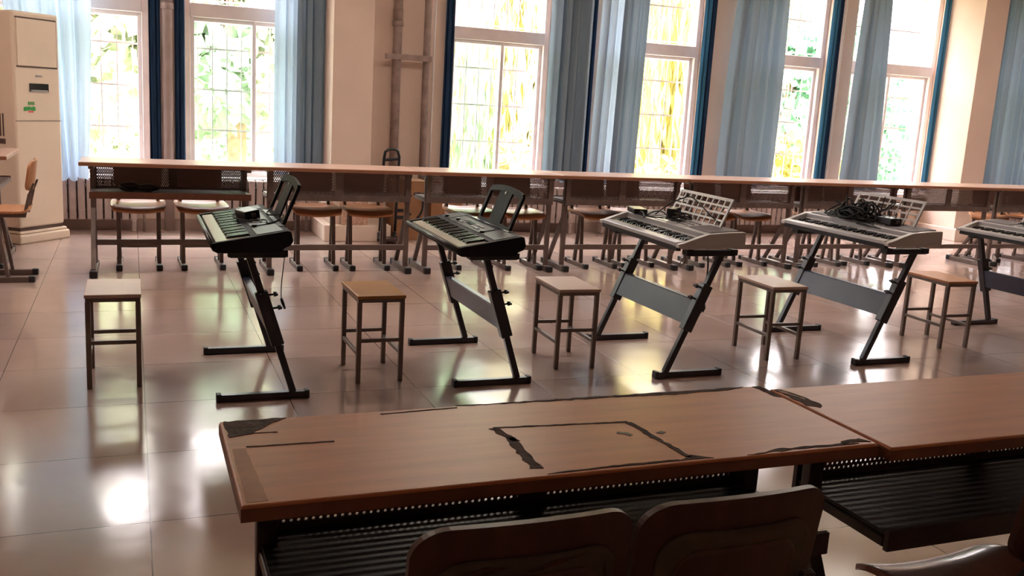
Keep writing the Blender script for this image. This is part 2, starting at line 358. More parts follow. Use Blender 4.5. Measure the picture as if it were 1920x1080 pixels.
for hx,mt_,lb in ((-4.5,'leafp','pale hedge far behind the leftmost tree'),(1.5,'leafp','pale hedge far behind the second window'),(7.5,'leafy','pale yellow hedge far behind the willows'),(13.5,'leafy','pale yellow hedge far behind the fourth window')):
    R=random.Random(int(hx*2)); t=thing('hedge',lb,'hedge',(hx,25,-.6),0,'hedges behind the trees'); b=MB()
    b.box(0,5.6,.4,1.2,0,3.2)
    for k in range(3200):
        p=Vector((R.uniform(0,5.7),R.uniform(0,.5),R.uniform(.05,3.6))); u=Vector((R.gauss(0,1),R.gauss(0,.5),R.gauss(0,1))).normalized(); q=u.cross(Vector((0,1,.2))).normalized(); s_=R.uniform(.10,.2)
        b.b.faces.new([b.b.verts.new(z) for z in (p-u*s_,p+q*s_*.5,p+u*s_,p-q*s_*.5)])
    b.build('foliage',mt_,t)
bt=thing('building','white building with blue glazing beyond the rightmost window','building',(28,33,-.6))
MB().box(-5,9,0,9,0,4.6).box(-5.3,9.3,-.3,9,4.6,4.85).build('wall','block',bt)
for k in range(7):
    for z in (.9,2.9): 
        q=MB().box(-4.4+k*1.95,-3.2+k*1.95,-.06,0,z,z+1.2).build('window','blockg',bt)
MB().box(-6.5,9,-1.2,-.9,0,.9).build('low_wall','block',bt)
# ---------------------------------------------------------------- curtains
def curtain(label,mt,x0,x1,y,z0,z1,folds,amp,seed,group='window curtains',x0b=None,x1b=None,bell=0,name='curtain'):
    R=random.Random(seed); ph=R.uniform(0,6); x0b=x0 if x0b is None else x0b; x1b=x1 if x1b is None else x1b
    xm=(x0+x1)/2
    def fn(u,v_):
        t=v_; a=x0b+(x0-x0b)*t; c=x1b+(x1-x1b)*t
        a-=bell*math.sin(PI*min(1,t*1.3))*.5; c+=bell*math.sin(PI*min(1,t*1.3))*.5
        x=a+(c-a)*u; fo=folds*2*PI*u+ph+.9*math.sin(3*u*PI+ph)+.25*math.sin(3*t+ph)
        yy=amp*(math.sin(fo)+.35*math.sin(2.3*fo+1+t))*(.75+.35*(1-t))
        return Vector((x-xm+.25*amp*math.cos(fo),yy,(z0+(z1-z0)*t)-z0+ (.015*math.sin(fo*.7) if t==0 else 0)))
    o=MB().sheet(fn,max(24,int(folds*14)),24).build(name,mt,loc=(xm,y,z0))
    return tag(o,label,'curtain',group)
Y=9.27
curtain('pale blue curtain hanging behind the floor standing air conditioner','curtain_lit',-1.15,-.29,Y-.04,.47,3.12,5,.035,1,x0b=-.75,x1b=-.37,bell=.03)
curtain('narrow navy curtain strip left of the single wall pipe','navy',.155,.25,WY-.045,.56,3.12,2,.014,2)
curtain('narrow navy curtain strip right of the single wall pipe','navy',.378,.462,WY-.045,.56,3.12,2,.014,3)
curtain('backlit light blue curtain half over the second window','curtain_lit',1.25,1.47,Y,.56,3.12,2.5,.022,4)
curtain('slate grey blue curtain bunched beside the left wall column','curtain',1.455,1.76,Y-.06,.56,3.12,3.5,.045,5)
curtain('narrow navy curtain strip right of the pair of wall pipes','navy',2.93,3.02,WY-.045,.56,3.12,2,.014,6)
curtain('blue grey curtain on the right of the yellow lit window','curtain',4.03,4.49,Y,.56,3.12,4,.04,7)
curtain('thin dark teal curtain sliver between two blue grey curtains','navy',4.515,4.60,WY-.045,.56,3.12,2,.014,8)
curtain('pale blue and grey curtain left of the fourth window','curtain_lit',4.61,4.86,Y-.01,.56,3.12,2.5,.035,9,x0b=4.56,x1b=4.83)
curtain('grey blue curtain covering the left half of the fourth window','curtain',4.84,5.12,Y-.05,.56,3.12,2.5,.035,10,x0b=4.80,x1b=5.07)
curtain('teal curtain strip at the right edge of the fourth window','teal',5.88,5.97,Y+.08,.56,3.12,2,.014,11)
curtain('narrow navy curtain strip beside the beige pier right of the fourth window','navy',5.965,6.07,WY-.045,.56,3.12,2,.016,12)
curtain('wide blue grey curtain left of the fifth window','curtain',6.25,6.88,Y-.04,.56,3.12,5,.05,13,x0b=6.17,x1b=6.90,bell=.03)
curtain('teal curtain strip at the right edge of the fifth window','teal',7.60,7.69,Y+.08,.56,3.12,2,.014,14)
curtain('narrow navy curtain strip right of the fifth window','navy',7.68,7.80,WY-.045,.56,3.12,2,.016,15)
curtain('blue grey curtain left of the sixth window, beside the thin white conduit','curtain',7.98,8.30,Y-.04,.56,3.12,3.5,.045,16,x0b=7.90,x1b=8.40)
curtain('dark blue curtain strip beside the right wall column','teal',9.28,9.40,Y+.08,.56,3.12,2,.02,17)
curtain('dark slate blue curtain at the far right edge of the photo','curtain',10.02,11.3,Y-.1,.56,3.12,9,.05,18)
# ---------------------------------------------------------------- pipes, radiators, sundries
def pipe(label,x,y,r,z0=0,z1=ZC,mt='pipe',joints=()):
    b=MB().tube([(0,0,z0),(0,0,z1)],r,14)
    o=thing('wall_pipe',label,'pipe',(x,y,0),0,'pipes on the window wall'); b.build('pipe_run',mt,o)
    for z in joints: MB().tube([(0,0,z),(0,0,z+.05)],r*1.25,14).tube([(0,0,z+.06),(0,0,z+.16)],r*1.1,14).split('joint',mt,o)
    return o
p1=pipe('thick grey brown vertical pipe, left of the pair right of the column',2.43,9.36,.045,joints=(2.02,))
p2=pipe('grey brown vertical pipe, right of the pair',2.735,9.37,.036)
MB().box(-.13,.34,-.065,-.047,1.70,1.755).split('bracket','pipe',p1,bevel=.003)
pipe('thin white conduit running up beside the pair of pipes',2.825,9.42,.010,mt='white')
pipe('pale vertical pipe between the two leftmost windows',.315,9.39,.045,mt='iron',joints=(2.0,))
pipe('thin white conduit on the pier between the fifth and sixth windows',7.84,9.42,.014,mt='white')
def radiator(label,x0,x1):
    t=thing('radiator',label,'radiator',(x0,9.30,0),0,'cast iron radiators under the windows'); n=max(2,round((x1-x0)/.072)); b=MB()
    for k in range(n):
        x=k*.072; b.box(x+.006,x+.064,-.05,.05,.11,.49)
        if k in (0,n-1): b.box(x+.015,x+.055,-.05,.05,0,.11)
    b.build('sections','iron',t,bevel=.010)
    b=MB()
    for k in range(n-1):
        x=k*.072+.070
        for z in (.19,.41): b.tube([(x-.010,-.02,z),(x+.012,-.02,z)],.024,10)
        b.box(x-.005,x+.007,-.012,.0,.12,.48)  # dark strip filling the gap, shade between sections put in as colour
    b.build('nipples_gap_shade','steeld',t)
    MB().tube([(n*.072-.005,0,.41),(n*.072+.05,0,.41),(n*.072+.05,0,.0)],.012,8).build('supply_pipe','pipe',t)
radiator('cast iron radiator under the leftmost window beside the air conditioner',-.82,.08)
radiator('cast iron radiator under the second window',.58,1.55)
radiator('cast iron radiator right of the cardboard boxes',3.05,4.42)
radiator('cast iron radiator under the fourth window',4.74,5.95)
radiator('cast iron radiator under the fifth window',6.40,7.65)
radiator('cast iron radiator under the sixth window, left of the right column',8.10,8.80)
radiator('cast iron radiator right of the right column',9.95,11.4)
# cardboard and trolley
t=thing('cardboard_box','tall brown cardboard box with black printed arcs beside the column','box',(2.30,8.80,0))
MB().box(0,.33,0,.30,0,.56).build('carton','card',t,bevel=.003)
MB().box(0,.165,-.002,.30,.56,.566).box(.167,.33,-.002,.30,.56,.566).split('flap','card',t)
b=MB(); 
for rr_,a0,a1 in ((.09,-1.2,1.1),(.07,2.0,4.3)):
    pts=[(.20+rr_*math.cos(a0+(a1-a0)*k/8),-.003,.34+rr_*1.5*math.sin(a0+(a1-a0)*k/8)) for k in range(9)]
    b.tube(pts,.010,6)
b.box(.02,.12,-.004,0,.20,.235); b.box(.02,.10,-.004,0,.27,.30)
b.build('printed_mark','black',t)
t=thing('cardboard_box','small orange brown cardboard box left of the third radiator','box',(2.72,8.95,0))
MB().box(0,.32,0,.28,0,.38).build('carton','card',t,bevel=.003)
MB().box(0,.32,.135,.145,.38,.383).box(.14,.18,-.002,0,.1,.381).split('tape','chipl',t)
t=thing('paper_bag','crumpled pale paper bag on the small cardboard box','bag',(2.74,8.97,.384))
def bagf(u,v_):
    a=u*2*PI; r=.055*(1-.25*v_)+.006*math.sin(5*a+3*v_); return Vector((.06+r*math.cos(a)*1.0,.07+r*.8*math.sin(a),.13*v_))
MB().sheet(bagf,20,6).build('bag_body','white',t)
MB().tube([(.03,.07,.13),(.04,.07,.16),(.08,.07,.16),(.09,.07,.13)],.006,6).build('bag_top','red',t)
t=thing('hand_trolley','folding hand trolley with black U shaped handle by the column','trolley',(2.21,8.70,0))
b=MB(); pts=[(-.06,0,.10),(-.06,0,.78),(-.05,0,.84),(-.02,0,.862),(.04,0,.868),(.07,0,.85),(.085,0,.80),(.085,0,.10)]
b.tube([(x+.02*(z>.5),y,z) for x,y,z in pts],.014,10); b.build('handle','black',t)
MB().tube([(-.04,0,.765),(.10,0,.78)],.014,8).tube([(-.06,0,.4),(.085,0,.4)],.010,8).split('cross_tube','black',t)
MB().box(-.08,.10,-.18,0,.03,.05).build('base_plate','steeld',t)
for x in (-.07,.09): MB().tube([(x-.012,.03,.045),(x+.012,.03,.045)],.045,14).build('wheel','black',t)
t=thing('cardboard_box','pale flat box standing on the plinth under the second desk','box',(1.80,8.73,.152))
MB().box(0,.24,0,.06,0,.30).build('carton','chipl',t,bevel=.002)
# ---------------------------------------------------------------- air conditioner
ang=math.atan2(.37,.311); t=thing('air_conditioner','tall cream floor standing air conditioner in the left corner','air conditioner',(-.852,8.56,0),ang)
wd,dp,ht=.475,.28,1.84
MB().box(-.03,wd+.03,-.03,dp,0,.075).box(-.015,wd+.015,-.015,dp,.075,.10).build('base','ac',t,bevel=.012)
MB().box(0,wd,0,dp,.125,ht).build('body','ac',t,bevel=.018)
MB().box(.01,wd-.01,.01,dp-.01,.10,.125).build('base_gap','acseam',t)
MB().box(.035,wd-.035,-.010,0,ht-.42,ht-.055).build('outlet_panel','ac',t,bevel=.008)
b=MB(); b.box(.03,wd-.03,-.004,0,ht-.055,ht-.043); b.box(.03,wd-.03,-.004,0,ht-.432,ht-.42); b.box(wd-.035,wd-.028,-.004,0,ht-.43,ht-.045)
b.split('panel_seam','acseam',t); MB().box(0,wd,-.002,0,.985,.990).build('panel_seam','acseam',t)
d=MB().box(.15,.345,-.006,0,ht-.62,ht-.555).build('display','lcd',t)
MB().box(.16,.335,-.008,-.006,ht-.62,ht-.605).build('display_strip','button',d)
b=MB()
for k,(w1) in enumerate((.012,.008,.010,.006,.010)): b.box(.215+k*.015,.215+k*.015+w1,-.003,0,ht-.505,ht-.49+.004*(k%2))
b.build('maker_mark','button',t)
b=MB(); R=random.Random(3)
for k in range(9): x=.085+k*.013; b.box(x,x+.014,-.003,0,1.075-.006*abs(k-4)*.3,1.095+.010*R.random())
for k in range(4): b.box(.13+k*.018,.14+k*.018,-.003,0,1.115,1.14)
g=b.build('sticker','green',t); MB().box(.13,.18,-.0035,0,1.055,1.066).build('sticker_text','red',g)
b=MB()
for k in range(5): b.box(-.003,0,.12+k*.03,.133+k*.03,.86,1.04)
b.box(-.004,0,.11,.26,.80,.84); b.build('side_vent','acseam',t)
# ---------------------------------------------------------------- desks
def make_desk(label,cat='desk',loc=(0,0,0),rz=0,group=None,H=.757,D=.385,top='desktop',fr='steeld',edge='edge'):
    """user side at local y=0, modesty panel at y=D"""
    t=thing('student_desk',label,cat,loc,rz,group); k=H/.757; L=1.197
    MB().box(0,L,0,D,H-.027*k,H).build('desktop',[top],t,bevel=.004)
    MB().box(-.0008,L+.0008,-.0008,D+.0008,H-.026*k,H-.005).build('edge_band',edge,t)
    zp=.552*k; yp=D-.055
    pn=MB(); 
    for a,c in ((.10,.585),(.645,1.10)): pn.box(a,c,yp,yp+.0015,zp+.015,H-.028*k)
    pn.build('perforated_panel','perf',t)
    MB().box(.06,.10,yp,yp+.012,zp-.03,H-.028*k).box(.585,.645,yp,yp+.012,zp+.015,H-.028*k).box(1.10,L-.06,yp,yp+.012,zp-.03,H-.028*k).box(.10,1.10,yp,yp+.012,zp-.03,zp+.015).build('panel_border',fr,t)
    sh=MB().box(.065,L-.065,.045,yp,zp-.006,zp+.002).build('shelf','shelfm' if top=='desktop' else fr,t)
    MB().box(.06,L-.06,.035,.047,zp-.035,zp+.010).build('shelf_lip',fr if top=='desktop' else 'plyedge',sh)
    for sx in (0,1):
        x=.075 if sx==0 else L-.075; q=.016
        MB().bar((x,D-.09,.04),(x,D-.09,H-.03*k),.038,.030,(1,0,0)).build('post',fr,t,bevel=.004)
        MB().bar((x,.075,.04),(x,D-.11,.42*k),.034,.026,(1,0,0)).build('brace',fr,t,bevel=.004)
        MB().bar((x,.06,H-.04*k),(x,D-.03,H-.04*k),.036,.022,(1,0,0)).bar((x,D-.09,zp-.02),(x,.05,zp-.02),.03,.022,(1,0,0)).split('bracket',fr,t,bevel=.003)
        f=MB().box(x-.023,x+.023,.0,D,0,.045).build('foot',fr,t,bevel=.004)
        MB().box(x-.026,x+.026,-.022,.03,0,.05).box(x-.026,x+.026,D-.03,D+.022,0,.05).split('foot_cap','cap',f,bevel=.008)
    MB().box(.09,L-.09,D-.10,D-.075,.165*k,.205*k).build('crossbar',fr,t,bevel=.004)
    return t
GB='long row of desks in front of the windows'
X0=-.3376; YB=7.075; DB=.45
dk=make_desk('leftmost desk of the window row, open shelf facing the camera','desk',(X0,YB,0),0,GB,H=.80,D=DB,top='desktopb',fr='steel',edge='ply2')
lab=['second desk from the left in the window row, behind the leftmost keyboard music rest','third desk from the left in the window row, behind the second keyboard','fourth desk from the left in the window row','fifth desk from the left in the window row, behind the grid music rest','sixth desk from the left in the window row, behind the fourth keyboard','seventh desk from the left in the window row, before the right column','last visible desk of the window row at the right edge']
for k in range(1,8): dup(dk,(X0+1.197+k*1.2,YB+DB+.012*(k%2),0),PI,lab[k-1],GB)
GF='worn desks in the foreground'
fd=make_desk('worn brown desk in the foreground with chipped corner and peeling rectangle','desk',(.141,1.363,0),0,GF)
fd2=dup(fd,(1.345,1.336,0),0,'smoother brown desk joined on the right of the worn foreground desk',GF)
# worn marks on the foreground desk (local, z just above the top)
def marks(name,polys,mt,parent,z=.757,seed=1,th=.0008,jag=.003):
    R=random.Random(seed); b=MB()
    for poly in polys:
        pts=[]; n=len(poly)
        for i in range(n):
            a=Vector(poly[i]); c=Vector(poly[(i+1)%n]); st=max(1,int((c-a).length/.012))
            for k in range(st): q=a.lerp(c,k/st); pts.append((q.x+R.uniform(-jag,jag),q.y+R.uniform(-jag,jag)))
        b.prism([(x-.0,y) for x,y in pts],z-.0005,z+th,'z')
    return b.split(name,mt,parent)
def strip(x0,y0,x1,y1,w): 
    d=Vector((x1-x0,y1-y0)).normalized(); n=Vector((-d.y,d.x))*w/2
    return [(x0+n.x,y0+n.y),(x0-n.x,y0-n.y),(x1-n.x,y1-n.y),(x1+n.x,y1+n.y)]
LX,LY=.141,1.363
loc=lambda P:[(x-LX,y-LY) for x,y in P]
marks('chipped_patch',[loc([(.146,1.744),(.262,1.744),(.225,1.71),(.19,1.67),(.150,1.655)]),
  loc([(.60,1.746),(.75,1.746),(.95,1.746),(1.10,1.746),(1.23,1.746),(1.29,1.744),(1.24,1.732),(1.10,1.727),(.95,1.735),(.80,1.737)]),
  loc(strip(.628,1.605,.645,1.53,.016)),loc(strip(.640,1.55,.632,1.40,.020)),
  loc(strip(.905,1.583,.915,1.48,.012)),loc(strip(.915,1.48,.925,1.385,.010)),loc([(.895,1.372),(.93,1.395),(.965,1.372)]),
  loc([(1.04,1.37),(1.17,1.375),(1.30,1.372),(1.30,1.378),(1.12,1.384)]),loc([(1.26,1.375),(1.30,1.382),(1.33,1.378),(1.32,1.395),(1.27,1.392)]),
  loc([(1.315,1.745),(1.335,1.745),(1.335,1.66),(1.32,1.67)])],'chip',fd,seed=2)
marks('scratch_line',[loc(strip(.63,1.607,.905,1.584,.006)),loc(strip(.175,1.606,.325,1.602,.005)),loc(strip(.175,1.675,.235,1.67,.003)),loc([(.64,1.372),(.80,1.374),(.90,1.374),(.90,1.380),(.78,1.381),(.66,1.376)]),loc(strip(.44,1.728,.60,1.736,.004))],'chip',fd,seed=3,jag=.0012)
marks('peeled_flake',[loc([(.857,1.537),(.875,1.527),(.88,1.515),(.868,1.507),(.866,1.518),(.852,1.530)]),loc([(.93,1.515),(.945,1.520),(.95,1.512),(.94,1.508)])],'recess',fd,seed=4,jag=.001)
marks('bare_border',[loc([(.150,1.60),(.172,1.60),(.182,1.375),(.150,1.375)])],'border',fd,seed=5,th=.0004,jag=.001)
LX,LY=1.345,1.336
marks('chipped_patch',[loc([(1.352,1.712),(1.37,1.712),(1.385,1.66),(1.39,1.60),(1.375,1.575),(1.352,1.60)])],'chip',fd2,seed=6)
marks('peeled_flake',[loc([(1.352,1.712),(1.362,1.70),(1.38,1.64),(1.376,1.63),(1.362,1.67),(1.352,1.69)])],'chipl',fd2,seed=7,th=.0015,jag=.002)
# things on the first desk's shelf
t=thing('bundle','dark cloth bundle lying on the open shelf of the leftmost desk','bag',(-.08,7.20,.5855))
R=random.Random(5)
def blob(cx,cy_,cz,rx,ry,rz_,sd):
    R=random.Random(sd); ph=[R.uniform(0,6) for _ in range(4)]
    def f(u,v_):
        a=u*2*PI; e=(v_-.5)*PI; k=1+.12*math.sin(3*a+ph[0]+4*v_)+.08*math.sin(5*a+ph[1]+7*v_)
        return Vector((cx+rx*k*math.cos(e)*math.cos(a),cy_+ry*k*math.cos(e)*math.sin(a),cz+rz_*(1+math.sin(e))))
    return f
MB().sheet(blob(.06,.06,0,.07,.06,.034,1),20,10).sheet(blob(.17,.06,0,.08,.06,.028,2),20,10).build('cloth_bundle','black',t)
MB().tube([(.02,.0,.03),(.06,-.015,.015),(.12,-.01,.02),(.20,-.01,.01)],.006,6).build('strap','black',t)
# ---------------------------------------------------------------- chairs
def make_chair(label,loc,rz,group,seatm='ply',fr='steel',back='ply',s=1.0,W=.38,ztop=.80):
    """sitter faces local +y"""
    t=thing('student_chair',label,'chair',loc,rz,group); hs=.455*s; D=.36
    def seat(u,v_):
        x=(u-.5)*W; y=(v_-.5)*D; e=abs(u-.5)*2
        z=hs+.010*e**2.2-.012*(1-e*e)*.6 - (.030*((v_-.75)/.25)**2 if v_>.75 else 0)+(.02*((.12-v_)/.12)**2 if v_<.12 else 0)
        c=1-.10*max(0,(abs(v_-.5)*2-.6)/.4)**2
        return Vector((x*c,y,z))
    MB().slab(seat,16,16,(0,0,-.016)).build('seat',seatm,t,bevel=.003)
    bw=.335*W/.38; z0,z1=ztop-.19,ztop
    def bk(u,v_):
        x=math.sin((u-.5)*PI)*bw/2; a=min(1,abs(x)/bw*2); k=max(0,(a-.70)/.30); dr=.045*(1-math.sqrt(max(0,1-k*k)))
        zz=z0+dr+(z1-z0-2*dr)*v_+.010*(1-a*a)*v_
        return Vector((x,-.205-.030*(zz-z0)/(z1-z0)+.030*a*a,zz))
    MB().slab(bk,36,14,(0,.014,0)).build('backrest',back,t,bevel=.002)
    lx=.137
    for sx in (-1,1):
        x=sx*lx
        f=MB().box(x-.019,x+.019,-.19,.19,0,.038).build('foot',fr,t,bevel=.004)
        MB().box(x-.022,x+.022,-.205,-.165,0,.043).box(x-.022,x+.022,.165,.205,0,.043).split('foot_cap','cap',f,bevel=.007)
        MB().bar((x,.085,.035),(x,.045,hs-.012),.030,.022,(1,0,0)).build('leg',fr,t,bevel=.003)
        MB().bar((x,-.045,.035),(x,.015,hs-.03),.030,.022,(1,0,0)).build('leg',fr,t,bevel=.003)
        MB().bar((x,.14,hs-.024),(x,-.165,hs-.024),.026,.022,(1,0,0)).bar((x,-.155,hs-.03),(x,-.19,z0-.02),.024,.020,(1,0,0)).bar((x,-.19,z0-.02),(x,-.218,z0+.05),.024,.014,(1,0,0)).build('back_post',fr,t,bevel=.003)
    MB().box(-lx,lx,.065,.085,.155,.18).build('crossbar',fr,t,bevel=.003)
    MB().box(-lx,lx,-.02,.0,hs-.034,hs-.014).build('seat_bar',fr,t)
    return t
GC='student chairs tucked under the window row'
pairs=[(-.10,.176),(.338,.618),(1.187,1.441),(1.572,1.862),(2.442,2.708),(2.86,3.129),(3.584,3.847),(3.977,4.24),(4.75,5.012),(5.17,5.442),(5.952,6.239),(6.364,6.606)]
ord_=['left','right']; dn=['leftmost','second','third','fourth','fifth','sixth']
fy=[7.315,7.31,7.225,7.21,7.20,7.15,7.18,7.235,7.19,7.225,7.155,7.20]
ch=None
for i,(a,c) in enumerate(pairs):
    l='orange chair under the %s half of the %s window row desk'%(ord_[i%2],dn[i//2])
    if i>1: l+=' from the left'
    x=(a+c)/2; y=fy[i]+.205; rz=PI+(.03 if i%3==1 else 0)
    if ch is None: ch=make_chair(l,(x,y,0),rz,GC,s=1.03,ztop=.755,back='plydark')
    else: dup(ch,(x,y,0),rz,l,GC)
dup(ch,(8.45,7.52,0),PI-.75,'orange seated student chair turned askew right of the right column',GC)
dup(ch,(9.0,7.47,0),PI+.2,'orange seated student chair at the right edge under the last window row desk',GC)
lc=make_chair('orange plywood chair turned sideways beside the air conditioner',(-.82,7.10,0),PI/2,None,s=1.03)
ld=make_desk('desk with orange top cut off by the left edge, before the air conditioner','desk',(-.80,8.18,0),PI,None,H=.80,D=.80,top='desktopb',fr='steel',edge='ply2')
G3='dark chairs in the foreground'
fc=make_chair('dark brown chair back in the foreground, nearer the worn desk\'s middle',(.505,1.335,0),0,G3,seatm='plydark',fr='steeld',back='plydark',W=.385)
def rec(ws,zb,zt_):
    def f(u,v_):
        bw=.335*.385/.38; x=math.sin((u-.5)*PI)*bw*.5*ws; a=abs(x)/bw*2; k=max(0,(a/ws-.62)/.38); dr=.045*(1-math.sqrt(max(0,1-min(1,k)**2)))
        zz=zb+dr*.4+(zt_-zb-dr*1.4)*v_
        return Vector((x,-.205-.030*(zz-.61)/.19+.030*a*a+.001,zz))
    return f
RING=MB().slab(rec(.82,.615,.758),30,10,(0,-.0045,0)).build('back_recess','recess',fc)
MB().slab(rec(.66,.616,.728),30,10,(0,-.0062,0)).build('recess_panel','plydark',RING)
fcg=[]
for pts_ in ([(-.10,.738),(-.07,.748),(-.04,.744),(-.06,.736),(-.08,.734)],[(-.01,.735),(.03,.747),(.08,.748),(.04,.740),(.0,.732)],[(.118,.725),(.127,.70),(.129,.68),(.121,.69)]):
    vv=[];b=MB()
    for dy in (0,.0012):
        vv.append([b.b.verts.new((x,-.205-.030*((z-.61)/.19)+.030*(abs(x)/.17)**2-.0036-dy,z)) for x,z in pts_])
    b.b.faces.new(vv[0]); b.b.faces.new(vv[1][::-1]); n_=len(pts_)
    for k in range(n_): b.b.faces.new((vv[0][k],vv[1][k],vv[1][(k+1)%n_],vv[0][(k+1)%n_]))
    fcg.append(b)
fc2=dup(fc,(.850,1.335,0),.015,'dark brown chair back in the foreground, right of the other dark chair',G3)
for b in fcg: b.build('gouge','chip',fc)
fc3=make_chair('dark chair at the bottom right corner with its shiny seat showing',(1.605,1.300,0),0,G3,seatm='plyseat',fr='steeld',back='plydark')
# ---------------------------------------------------------------- stools
def make_stool(label,loc,rz,top,gr):
    t=thing('square_stool',label,'stool',loc,rz,gr); w_,d_,h=.235,.365,.43
    MB().box(-w_/2,w_/2,-d_/2,d_/2,h-.016,h).build('seat',top,t,bevel=.003)
    MB().box(-w_/2+.005,w_/2-.005,-d_/2+.005,d_/2-.005,h-.034,h-.016).build('seat_frame','stool',t)
    a,b_=w_/2-.014,d_/2-.018
    for sx in (-1,1):
        for sy_ in (-1,1):
            l=MB().bar((sx*a,sy_*b_,.0),(sx*a,sy_*b_,h-.034),.022,.022,(1,0,0)).build('leg','stool',t,bevel=.002)
    for sy_,z in ((-1,.20),(1,.17)): MB().box(-a,a,sy_*b_-.009,sy_*b_+.009,z,z+.018).build('crossbar','stool',t,bevel=.002)
    for sx in (-1,1): MB().box(sx*a-.009,sx*a+.009,-b_,b_,.135,.153).build('crossbar','stool',t,bevel=.002)
    return t
GS='steel framed stools beside the keyboards'
st=make_stool('pale topped steel stool at the far left, beside the first keyboard',(-.09,4.64,0),0,'stooltop',GS)
make_stool('brown topped steel stool between the two black keyboards',(1.088,4.50,0),.01,'stoolwood',GS)
dup(st,(2.16,4.55,0),-.04,'pale topped stool between the second and third keyboards',GS)
dup(st,(3.455,4.505,0),-.03,'pale topped stool between the two cable laden silver keyboards',GS)
s5=make_stool('light orange topped stool at the right, before the rightmost keyboard',(4.80,4.555,0),-.03,'ply',GS)
# ---------------------------------------------------------------- keyboard stands
def make_stand(label,loc,kind,gr):
    """local: x from foot left end, y 0 = near frame"""
    t=thing('keyboard_stand',label,'stand',loc,0,gr); S_=.80 if kind=='A' else .79
    if kind=='A': xb,xt,zt_=.325,.130,.655
    else: xb,xt,zt_=.06,.335,.655
    d=Vector((xt-xb,0,zt_-.03)); P=lambda z:Vector((xb+(xt-xb)*(z-.03)/(zt_-.03),0,z))
    side=1 if kind=='A' else -1
    for iy,y in enumerate((0,S_)):
        o=Vector((0,y,0))
        f=MB().box(0,.39,y-.017,y+.017,0,.032).build('foot','stand',t,bevel=.003)
        MB().box(-.006,.016,y-.020,y+.020,0,.037).box(.376,.398,y-.020,y+.020,0,.037).split('foot_cap','cap',f,bevel=.004)
        MB().bar(P(.03)+o,P(zt_)+o,.030,.030,(0,1,0)).build('leg','stand',t,bevel=.003)
        sl=MB().bar(P(.25)+o,P(.49)+o,.048,.056,(0,1,0)).build('sleeve','stand',t,bevel=.004)
        for z in (.475,.415):
            q=P(z)+o+Vector((side*.025,0,.0)); n_=Vector((side,0,.12 if kind=='A' else .35)).normalized()
            MB().tube([q,q+n_*.03],.005,8).tube([q+n_*.026,q+n_*.040],[.012,.010],10).bar(q+n_*.036+Vector((0,-.016,0)),q+n_*.036+Vector((0,.016,0)),.012,.010).build('clamp_knob','stand',t)
        ax0,ax1=(.05,.285) if kind=='A' else (.12,.41)
        MB().box(ax0,ax1,y-.020,y+.020,zt_-.012,zt_+.018).build('support_arm','stand',t,bevel=.003)
        MB().box(ax0-.008,ax0+.03,y-.024,y+.024,zt_-.008,zt_+.022).box(ax1-.03,ax1+.008,y-.024,y+.024,zt_-.008,zt_+.022).split('rubber_pad','cap',t)
    n_=Vector((d.z,0,-d.x)).normalized()*(.0)
    a,c=P(.285),P(.405); 
    b=MB(); th=.004
    e=Vector((1,0,0))*.02*(-1 if kind=='A' else -1)
    for A,B in ((a,c),): b.hexa([A+e+Vector((-th,.02,0)),A+e+Vector((th,.02,0)),A+e+Vector((th,S_-.02,0)),A+e+Vector((-th,S_-.02,0)),B+e+Vector((-th,.02,0)),B+e+Vector((th,.02,0)),B+e+Vector((th,S_-.02,0)),B+e+Vector((-th,S_-.02,0))])
    b.box(a.x+e.x,a.x+e.x+.03,.02,S_-.02,.283,.289); b.box(c.x+e.x,c.x+e.x+.03,.02,S_-.02,.402,.408)
    b.build('cross_panel','standbar',t)
    return t
GN='black keyboard stands'
sA=make_stand('black Z leg stand under the leftmost black keyboard',(.33,4.175,0),'A',GN)
dup(sA,(1.425,4.195,0),0,'black Z leg stand under the second black keyboard',GN).scale=(1,1,.967)
dup(sA,(5.365,4.13,0),0,'black leg stand under the rightmost keyboard, cut off by the frame',GN).scale=(1,1,.962)
sB=make_stand('black leg stand leaning right under the keyboard with the white grid rest',(2.505,4.145,0),'B',GN)
dup(sB,(3.82,4.165,0),0,'black leg stand leaning right under the keyboard with the cable pile',GN)
# ---------------------------------------------------------------- keyboards
def add_keys(t,L0,L1,x0,x1,zf,slope,bx0):
    """white keys from x0..x1, y L1 (bass) .. L0 (treble)"""
    n=36; pw=(L1-L0)/n
    wk=MB().hexa([(x0,.0006,zf-.012),(x1,.0006,zf-.012),(x1,pw-.0006,zf-.012),(x0,pw-.0006,zf-.012),(x0,.0006,zf),(x1,.0006,zf+slope*(x1-x0)),(x1,pw-.0006,zf+slope*(x1-x0)),(x0,pw-.0006,zf)]).build('white_key','whitekey',t)
    for k in range(n):
        o=wk if k==0 else wk.copy()
        if k: C.objects.link(o); o.parent=t
        o.location=(0,L1-(k+1)*pw,0)
    zb=zf+slope*(bx0-x0); w_=pw*.56
    bk=MB().hexa([(bx0,-w_/2,zb-.006),(x1,-w_/2,zb),(x1,w_/2,zb),(bx0,w_/2,zb-.006),(bx0+.008,-w_/2+.0015,zb+.011),(x1,-w_/2+.0015,zb+.011+slope*(x1-bx0)),(x1,w_/2-.0015,zb+.011+slope*(x1-bx0)),(bx0+.008,w_/2-.0015,zb+.011)]).build('black_key','blackkey',t)
    first=True
    for k in range(n-1):
        if k%7 in (2,6): continue
        o=bk if first else bk.copy()
        if not first: C.objects.link(o); o.parent=t
        first=False; o.location=(0,L1-(k+1)*pw,0)
